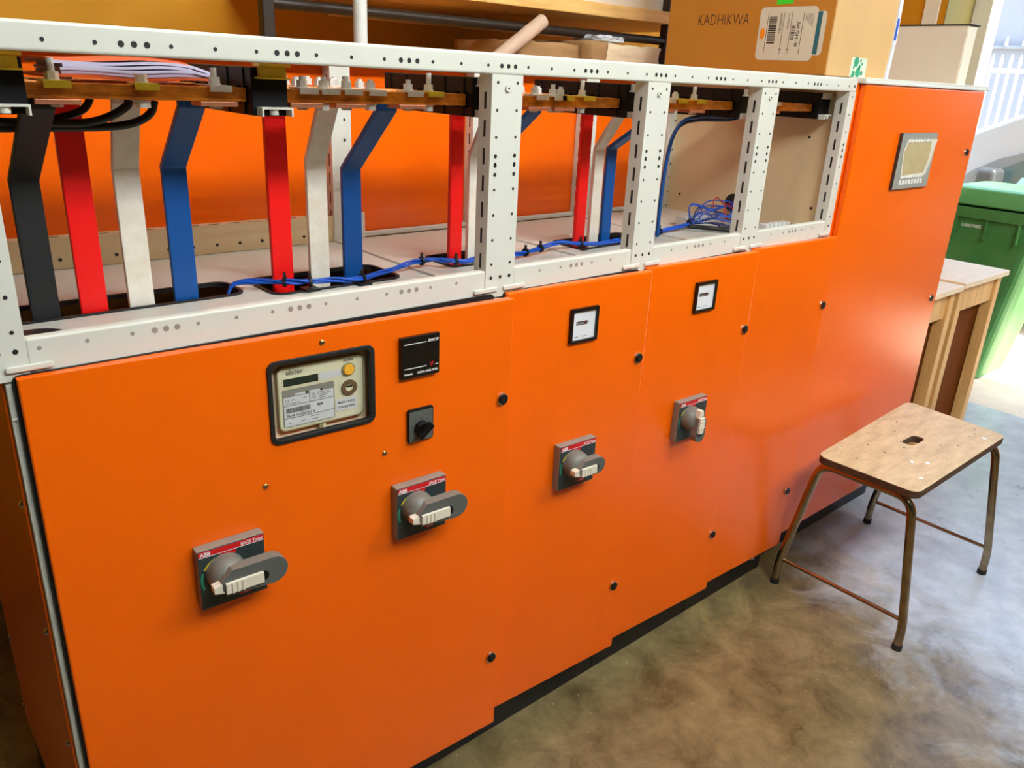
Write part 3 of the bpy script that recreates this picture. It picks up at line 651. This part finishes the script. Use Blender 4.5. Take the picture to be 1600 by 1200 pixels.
for k in range(2):
    o = .008*k
    MB().tube(smoothp([(1.06-.05*k, .2+o, 1.352), (.93, .2+o, 1.344-o), (.80, .2+o, 1.343-o), (.73+o, .2+o, 1.334-o), (.697+o, .2+o, 1.30), (.682+o, .2+o, 1.24), (.676+o, .2+o, 1.15), (.678+o, .2+o, 1.06)], 6), .0042, 8).build('cable_core', 'wire_navy' if k else 'strap_blue', nv)
bc = thing('black_cable', (-.65, .16, 1.31), 'thick black cables crossing in front of the black strap', 'cable')
for pth, r in (([(-.80, .19, 1.33), (-.70, .17, 1.332), (-.64, .165, 1.331), (-.597, .16, 1.332), (-.568, .155, 1.341), (-.548, .15, 1.354), (-.545, .15, 1.362)], .0055), ([(-.80, .2, 1.322), (-.70, .18, 1.324), (-.62, .17, 1.325), (-.565, .16, 1.327), (-.535, .152, 1.334), (-.518, .148, 1.346), (-.512, .147, 1.362)], .0055), ([(-.80, .185, 1.316), (-.72, .18, 1.322), (-.65, .178, 1.332), (-.60, .178, 1.345), (-.585, .178, 1.362)], .005)):
    MB().tube(smoothp(pth, 5), r, 10).build('cable_core', 'wire_black', bc)

# papers on the busbars
pp = thing('paper_stack', (-.53, .17, 1.386), 'stack of folded papers in an orange folder lying on the busbars', 'papers')
for i in range(6):
    z = 1.3885+i*.0038; y0 = .100+random.uniform(0, .006); x0, x1 = -.640+random.uniform(-.018, .012), -.43-random.uniform(0, .02)
    n = 24; vs = []; t0 = .0036
    for t in (0, t0):
        for j in range(n+1):
            f = j/n; x = x0+(x1-x0)*f; w = .0016*math.sin(f*9+i*.5)+.0045*math.sin(math.pi*f)*(i/6)-.010*max(0, f-.82)*i*.9
            for y in (y0+.02*max(0, f-.85)*5, .24): vs.append((x, y, z+w+t))
    N = 2*(n+1); fs = []
    for j in range(n):
        a = 2*j; fs += [(a, a+1, a+3, a+2), (N+a, N+a+2, N+a+3, N+a+1), (a, a+2, N+a+2, N+a), (a+1, N+a+1, N+a+3, a+3)]
    fs += [(0, N, N+1, 1), (2*n, 2*n+1, N+2*n+1, N+2*n)]
    MB().add(vs, fs).build('sheet', 'folder' if i in (0, 5) else 'paper', pp)

# ------------------------------------------------------------------ things on top of the board
bx = thing('cardboard_box', (1.19, .27, TOP), 'large cardboard box with handwriting and shipping label on the frame', 'box')
X0, X1, Y0, Y1, BZ = 1.036, 1.345, .026, .53, TOP+.0015
MB().box(X0, X1, Y0, Y1, BZ, BZ+.34, 0).build('carton', 'cardboard_lit', bx, bevel=.004, seg=3)
ML = Matrix(((0, 0, -1, X0), (-1, 0, 0, 0), (0, 1, 0, 0), (0, 0, 0, 1)))    # x -> -Y (right as seen), y -> Z, z -> -X
MB(ML).prism([(-Y1+.003, BZ+.003), (-Y0-.004, BZ+.003), (-Y0-.004, BZ+.337), (-Y1+.003, BZ+.337)], 0, .001).build('shaded_side', 'cardboard', bx)  # thin darker skin paints the shade on the carton's left side
MB(ML).text('KADHIKWA', .040, -.428, 1.566, .0013, 0, sx=.76, bold=-.0006).build('handwriting', 'dark_print', bx)
lb = MB(ML); lb.prism(rrect(-.232, -.072, 1.483, 1.606, .012), .001, .0016); lab = lb.build('shipping_label', 'paper_label', bx)
MB(ML).prism(rrect(-.10, -.048, 1.496, 1.595, .01), .001, .0014).box(-.072, -.060, 1.498, 1.594, .0014, .0017, 1).build('label_back', ['paper_label', 'teal_print'], bx)
lp = MB(ML)
def cellh(x): lp.box(x, x+.0012, 1.497, 1.592, .0016, .0018, 0)
for x in (-.209, -.164, -.142, -.110): cellh(x)
y = 1.522
while y < 1.585:
    w = random.choice((.0012, .002, .0035)); lp.box(-.204, -.182, y, y+w, .0016, .0018, 0); y += w+random.choice((.0012, .0018))
y = 1.53
while y < 1.562: lp.box(-.139, -.128, y, y+.0018, .0016, .0018, 0); y += .0034
lp.text('ZAF 724 9 - 00', .0115, -.1245, 1.572, .0019, 0, rot=-math.pi/2, bold=.0003, sx=.8)
lp.text('UPS EXPEDITED', .008, -.174, 1.592, .0019, 0, rot=-math.pi/2, bold=.0001, sx=.8); lp.text('UPS EXPEDITED', .0065, -.152, 1.592, .0019, 0, rot=-math.pi/2, sx=.8)
for x in (-.168, -.146): lp.text('1', .014, x, 1.512, .0019, 0, rot=-math.pi/2)
for i in range(6): lp.box(-.104+i*.004, -.1025+i*.004, 1.575-.003*i, 1.590, .0016, .0017, 2)
lp.prism([(-.2195+.0075*math.cos(t*.5236), 1.545+.0135*math.sin(t*.5236)) for t in range(12)], .0016, .0019, mi=1)
lp.build('label_print', ['dark_print', 'orange_neon', 'label_dark'], lab)
MB(ML).prism([(-.19, 1.612), (-.145, 1.613), (-.145, 1.64), (-.19, 1.64)], .001, .0016).build('green_sticker', 'green_neon', bx)
MF = Matrix(((1, 0, 0, 0), (0, 0, -1, Y0), (0, 1, 0, 0), (0, 0, 0, 1)))
gs = MB(MF).box(1.147, 1.228, BZ+.002, 1.498, 0, .0006).build('green_tape', 'green_tape', bx)
gd = MB(MF)
for x, z, r in ((1.172, 1.488, .012), (1.195, 1.491, .004), (1.192, 1.476, .006), (1.163, 1.475, .004), (1.188, 1.463, .012), (1.166, 1.460, .008), (1.207, 1.462, .006), (1.204, 1.484, .004), (1.158, 1.455, .003)): gd.cyl((x, z, .0006), (x, z, .0009), r, n=16)
gd.build('tape_dots', 'green_print', gs)
MB(MF).prism([(X1-.012, BZ+.001), (X1+.004, BZ+.001), (X1+.012, 1.55), (X1+.004, BZ+.3), (X1-.012, BZ+.3), (X1-.004, 1.53)], .0, .004, mi=0).prism([(X1-.006, 1.548), (X1+.006, 1.548), (X1+.005, 1.60), (X1-.005, 1.60)], .004, .0045, mi=1).build('packing_film', ['plastic_film', 'blue_print'], bx)
b2 = thing('beige_carton', (1.885, .18, 1.452), 'narrow beige box standing on top of the tall cabinet', 'box')
MB().box(1.856, 1.915, .045, .32, 1.4525, 1.62).build('carton', 'cream_box', b2, bevel=.002)
MB().box(1.8545, 1.8558, .05, .315, 1.454, 1.6185).build('shaded_side', 'beige_box', b2)  # side duller than the lit cream front, light painted into both tones
MB().box(1.853, 1.92, .04, .325, 1.6202, 1.6235).build('lid_edge', 'dark_print', b2)

# ------------------------------------------------------------------ storage rack behind
rk = thing('storage_rack', (.62, .95, 0), 'dark steel rack with thick timber shelf behind the switchboard', 'shelf')
for x in (-.055, 1.31):
    for y in (.76,): MB().box(x-.014, x+.014, y-.014, y+.014, 0, 2.6).build('rack_post', 'rack_steel', rk, bevel=.003)
MB().box(.35, 1.62, 1.222, 1.249, 1.552, 1.589).build('wall_cleat', 'pine_x', rk, bevel=.002)
MB().box(-.05, 1.295, 1.222, 1.249, 1.38, 1.403).build('wall_cleat', 'pine_x', rk, bevel=.002)
for y in (.76,):
    MB().tube([(-.055, y, 1.541), (1.31, y, 1.541)], .0125, 12).build('rack_rail', 'rack_steel', rk)
    MB().tube([(-.055, y, 1.39), (1.31, y, 1.39)], .0125, 12).build('rack_rail', 'rack_steel', rk)
MB().box(.06, 1.62, .735, .98, 1.590, 1.626).build('timber_shelf', 'pine_x', rk, bevel=.003)
MB().box(.06, 1.62, .985, 1.248, 1.590, 1.626).build('timber_shelf', 'pine_x', rk, bevel=.003)
MB().box(-.06, 1.295, .668, 1.249, 1.403, 1.425).build('lower_board', 'pine_x', rk, bevel=.002)
cb = MB().box(.96, 1.5, .79, 1.15, 1.627, 1.80)
cb.build('flat_carton', 'cream_box', None, bevel=.004, label='pale carton lying on the timber shelf', cat='box')
MB().cyl((.112, .645, 0), (.112, .645, 2.9), .0155, n=20).build('white_pipe', 'pipe_white', None, label='vertical white pipe in front of the yellow wall', cat='pipe')
def crumple(x0, x1, y0, y1, z0, z1, n=9, amp=.006, seed=1):
    rnd = random.Random(seed); bm = bmesh.new(); bmesh.ops.create_cube(bm, size=1); bmesh.ops.subdivide_edges(bm, edges=bm.edges[:], cuts=n, use_grid_fill=True)
    vs = []
    for v in bm.verts:
        e = [abs(abs(c)-.5) < 1e-4 for c in v.co]; k = sum(e); s = .985 if k >= 2 else 1
        vs.append((x0+(v.co.x*s+.5)*(x1-x0)+rnd.uniform(-amp, amp), y0+(v.co.y*s+.5)*(y1-y0)+rnd.uniform(-amp, amp), max(z0, z0+(v.co.z*s+.5)*(z1-z0)+rnd.uniform(-amp, amp))))
    bm.verts.index_update(); fs = [tuple(v.index for v in f.verts) for f in bm.faces]; bm.free(); return MB().add(vs, fs, smooth=True)
crumple(.62, .862, .70, .98, 1.4255, 1.507, 8, .002, 3).build('brown_parcel', 'parcel_brown', None, label='brown paper parcel lying behind the frame, left of the pale one', cat='parcel')
pa = thing('pale_parcel', (1.02, .8, 1.4255), 'crumpled pale paper parcel with brown tape behind the frame', 'parcel')
crumple(.875, 1.175, .66, .98, 1.4255, 1.515, 9, .0035, 5).build('wrapping', 'parcel_pale', pa)
crumple(.868, .932, .655, .985, 1.4255, 1.5185, 6, .0015, 6).build('tape_band', 'parcel_brown', pa)
crumple(.93, 1.05, .70, .80, 1.5215, 1.537, 7, .003, 8).build('plastic_bag', 'plastic_film', None, label='small clear plastic bag lying on top of the parcels', cat='bag')
tu = thing('cardboard_tube', (.60, .66, 1.43), 'pinkish cardboard tube leaning up behind the frame', 'tube')
MB().cyl((.50, .655, 1.443), (.69, .675, 1.556), .0185, n=20, cap=False).cyl((.50, .655, 1.443), (.69, .675, 1.556), .016, n=20, mi=1).build('tube_wall', ['tube_card', 'parcel_brown'], tu)

# ------------------------------------------------------------------ stool
st = thing('stool', (1.41, -.24, 0), 'worn wooden stool with hand slot and bent steel tube legs', 'stool')
q00, q01, q11, q10 = (1.094, -.394), (1.088, -.116), (1.733, -.080), (1.705, -.393)
def quad(s, t): return tuple((1-s)*(1-t)*q00[i]+(1-s)*t*q01[i]+s*t*q11[i]+s*(1-t)*q10[i] for i in (0, 1))
outer = [quad(x, y) for x, y in [(max(0, min(1, a)), max(0, min(1, b))) for a, b in [(p[0]/.62, p[1]/.29) for p in rrect(0, .62, 0, .29, .028, 6)]]]
inner = [(1.422+p[0], -.236+p[1]) for p in rrect(-.042, .042, -.0175, .0175, .016, 6)]
sm_ = MB(); sm_.ring(outer, inner, .447, .4695, mi=1); 
so_ = sm_.build('seat', ['seat_ply', 'seat_edge'], st, bevel=.003)
for p in so_.data.polygons:
    p.material_index = 0 if abs(p.normal.z) > .9 else 1
sc = MB()
for x, y in ((1.19, -.13), (1.19, -.36), (1.62, -.36), (1.63, -.12), (1.30, -.33), (1.27, -.3)): sc.cyl((x, y, .4690), (x, y, .4702), .006, n=10, mi=0)
for i in range(26): x, y = random.uniform(1.12, 1.69), random.uniform(-.37, -.11); sc.cyl((x, y, .4690), (x, y, .4698), random.uniform(.0012, .003), n=7, mi=1)
sc.build('seat_screws', ['zinc', 'hole'], st)
for x, xs in ((1.112, 1.118), (1.705, 1.69)):
    pth = roundp([(x, -.434, .012), (x, -.434, .075), (xs, -.378, .436), (xs, -.12, .436), (x+.006, -.052, .075), (x+.006, -.050, .012)], .045, 7)
    MB().tube(pth, .0118, 14).build('leg_frame', 'tube_steel', st)
    MB().tube([(x, -.425, .092), (x+.006, -.058, .088)], .0062, 10).build('stretcher', 'tube_steel', st)
    for y in (-.434, -.050): MB().cyl((x+(.006 if y > -.2 else 0), y, 0), (x+(.006 if y > -.2 else 0), y, .016), .0135, n=14).build('foot', 'rubber_foot', st)

# ------------------------------------------------------------------ small wooden tables
def side_table(x0, x1, y0, y1, zt, lab):
    t = thing('wooden_table', ((x0+x1)/2, (y0+y1)/2, 0), lab, 'table', 'small wooden tables')
    MB().box(x0, x1, y0, y1, zt-.022, zt).build('table_top', 'table_top', t, bevel=.003)
    for x in (x0+.015, x1-.06):
        for y in (y0+.02, y1-.065): MB().box(x, x+.045, y, y+.045, 0, zt-.022).build('leg', 'pine', t, bevel=.002)
    for y in (y0+.03, y1-.055): MB().box(x0+.06, x1-.06, y, y+.02, zt-.13, zt-.022).build('apron', 'pine', t, bevel=.001)
    for x in (x0+.025, x1-.05): MB().box(x, x+.02, y0+.065, y1-.065, zt-.13, zt-.022).build('apron', 'pine', t, bevel=.001)
    MB().box(x0+.06, x1-.02, y0+.068, y0+.076, .05, zt-.13).build('front_board', 'dark_wood', t)
    MB().box(x0+.032, x0+.040, y0+.065, y1-.065, .05, zt-.13).build('side_board', 'dark_wood', t)
side_table(1.99, 2.44, .075, .50, .735, 'wooden table nearest the tall cabinet, partly hidden behind it')
side_table(2.45, 2.91, .075, .50, .742, 'wooden table next to the green bin, further from the cabinet')

# ------------------------------------------------------------------ wheelie bin
bn = thing('wheelie_bin', (3.95, .55, -.012), 'green wheelie bin standing outside the opening', 'bin')
bx0, bx1, by0, by1 = 3.62, 4.20, .17, .72
def taper(z0, z1, a, b, r0=.05, r1=.05):
    vs = []; P = [(rrect(a[0], a[1], a[2], a[3], r0, 4), z0), (rrect(b[0], b[1], b[2], b[3], r1, 4), z1)]
    n = len(P[0][0]); 
    for pl, z in P: vs += [(x, y, z) for x, y in pl]
    return vs, [(i, (i+1) % n, n+(i+1) % n, n+i) for i in range(n)]+[tuple(range(n))[::-1], tuple(range(n, 2*n))]
v, f = taper(.0, .86, (bx0+.08, bx1-.08, by0+.16, by1-.07), (bx0+.02, bx1-.02, by0+.03, by1-.03)); MB().add(v, f).build('bin_body', 'bin_green', bn, smooth=False)
v, f = taper(.84, .895, (bx0-.005, bx1, by0, by1), (bx0-.01, bx1, by0-.005, by1+.005), .04, .04); MB().add(v, f).build('rim', 'bin_green', bn, bevel=.006)
v, f = taper(.905, .985, (bx0-.015, bx1, by0-.01, by1+.01), (bx0+.03, bx1-.03, by0+.03, by1-.03), .04, .05); MB().add(v, f).build('lid', 'bin_green', bn, bevel=.008)
for y in (.30, .45, .60): MB().prism([(.74, 0), (.86, -.004), (.86, .02), (.74, .03)], y-.004, y+.004, M=Matrix(((0, 1, 0, bx0), (0, 0, 1, 0), (1, 0, 0, 0), (0, 0, 0, 1)))).build('rib', 'bin_green', bn)
MB(Matrix(((0, 0, -1, bx0+.0245), (-1, 0, 0, 0), (0, 1, -.06, 0), (0, 0, 0, 1)))).text('130617002', .022, -.578, .792, .0015, bold=.0006).build('bin_number', 'white_print', bn)
for y in (by0+.24, by1-.12): MB().cyl((bx1-.09, y-.02, .08), (bx1-.09, y+.02, .08), .08, n=20).build('wheel', 'tyre', bn)

# ------------------------------------------------------------------ parked car
car = thing('parked_car', (5.75, -.2, -.012), 'white car parked in the yard behind the green bin', 'car')
MC = Matrix(((0, 0, 1, 0), (1, 0, 0, 0), (0, 1, 0, 0), (0, 0, 0, 1)))   # x->Y, y->Z, z->X
prof = [(2.55, .22), (2.6, .45), (2.5, .70), (2.2, .82), (1.62, .93), (1.40, 1.06), (1.06, 1.235), (.82, 1.345), (.50, 1.43), (.05, 1.475), (-.8, 1.47), (-1.3, 1.40), (-1.75, 1.10), (-1.95, 1.0), (-2.0, .55), (-1.95, .22)]
def loft(prof, ws, mi=0):
    mb = MB(MC); n = len(prof); vs = []; cz = .75
    for x, k in ws: vs += [(py*k[0], .22+(pz-.22)*k[1], x) for py, pz in prof]
    fs = [(s*n+i, s*n+(i+1) % n, (s+1)*n+(i+1) % n, (s+1)*n+i) for s in range(len(ws)-1) for i in range(n)]
    fs += [tuple(range(n))[::-1], tuple(range((len(ws)-1)*n, len(ws)*n))]
    return mb.add(vs, fs)
loft(prof, [(4.90, (1, 1)), (6.60, (1, 1))]).build('body_shell', 'car_white', car, bevel=.03, seg=3)
def side(poly, d0, d1, m, nm, **k): return MB(MC).prism(poly, 4.90-d1, 4.90-d0).build(nm, m, car, **k)
side([(1.16, .86), (1.04, .98), (.90, 1.065), (.70, 1.14), (.3, 1.22), (-.9, 1.24), (-1.3, 1.0), (-1.3, .86)][::-1], 0, .008, 'car_trim', 'window_frame', bevel=.003)
side([(.96, .885), (.88, 1.0), (.68, 1.105), (.28, 1.19), (-.2, 1.20), (-.2, .885)][::-1], .008, .012, 'car_glass', 'front_window')
side([(.78, .89), (.74, .965), (.60, 1.0), (.1, 1.0), (.1, .89)][::-1], .012, .014, 'glass_reflection', 'window_reflection')  # pale panel on the glass, a painted reflection
side([(-.27, .885), (-.27, 1.19), (-.85, 1.19), (-1.15, .98), (-1.15, .885)][::-1], .008, .012, 'car_glass', 'rear_window')
side([(1.30, .86), (1.20, .96), (1.13, 1.0), (1.16, .86)][::-1], .002, .008, 'car_trim', 'quarter_window')
mr = MB().box(4.72, 4.90, .84, .965, .895, 1.01).build('wing_mirror', 'mirror_gray', car, bevel=.03, seg=4)
side([(2.5, .30), (2.5, .36), (-1.9, .36), (-1.9, .30)][::-1], 0, .01, 'car_trim', 'side_sill')
for y in (1.65, -1.25):
    MB().cyl((4.89, y, .31), (5.12, y, .31), .31, n=28).cyl((4.885, y, .31), (4.90, y, .31), .19, n=20, mi=1).build('wheel', ['tyre', 'mirror_gray'], car)
# ------------------------------------------------------------------ palisade fence and building across the yard
fc = thing('palisade_fence', (9.0, 2.5, 0), 'white steel palisade fence beyond the parked car', 'fence')
for z in (.4, 1.70): MB().box(9.03, 9.06, .8, 4.6, z-.025, z+.025).build('fence_rail', 'fence_white', fc)
pl = None
for i in range(40):
    y = .85+i*.092
    if pl is None:
        pl = MB().prism([(y-.012, .0), (y+.012, 0), (y+.012, 1.81), (y, 1.86), (y-.012, 1.81)], 9.0, 9.03, M=MC).build('pale', 'fence_white', fc); y_ = y
    else:
        o = pl.copy(); COL.objects.link(o); o.parent = fc; o.location = (0, y-y_, 0)
struct('building_wall', MB().box(12.0, 12.3, -12, 14, -.1, 3.3), 'ext_wall')
bf = thing('spiked_rail', (11.9, 3, 0), 'row of pale spikes along the far wall above the fence', 'fence')
for i in range(14): MB().prism([(2.0+i*.22-.02, 2.10), (2.0+i*.22+.02, 2.10), (2.0+i*.22, 2.22)], 11.9, 11.93, M=MC).build('spike', 'fence_white', bf)
MB().box(11.93, 12.0, 1.9, 5.2, 2.06, 2.10).build('spike_rail', 'ext_wall', bf)
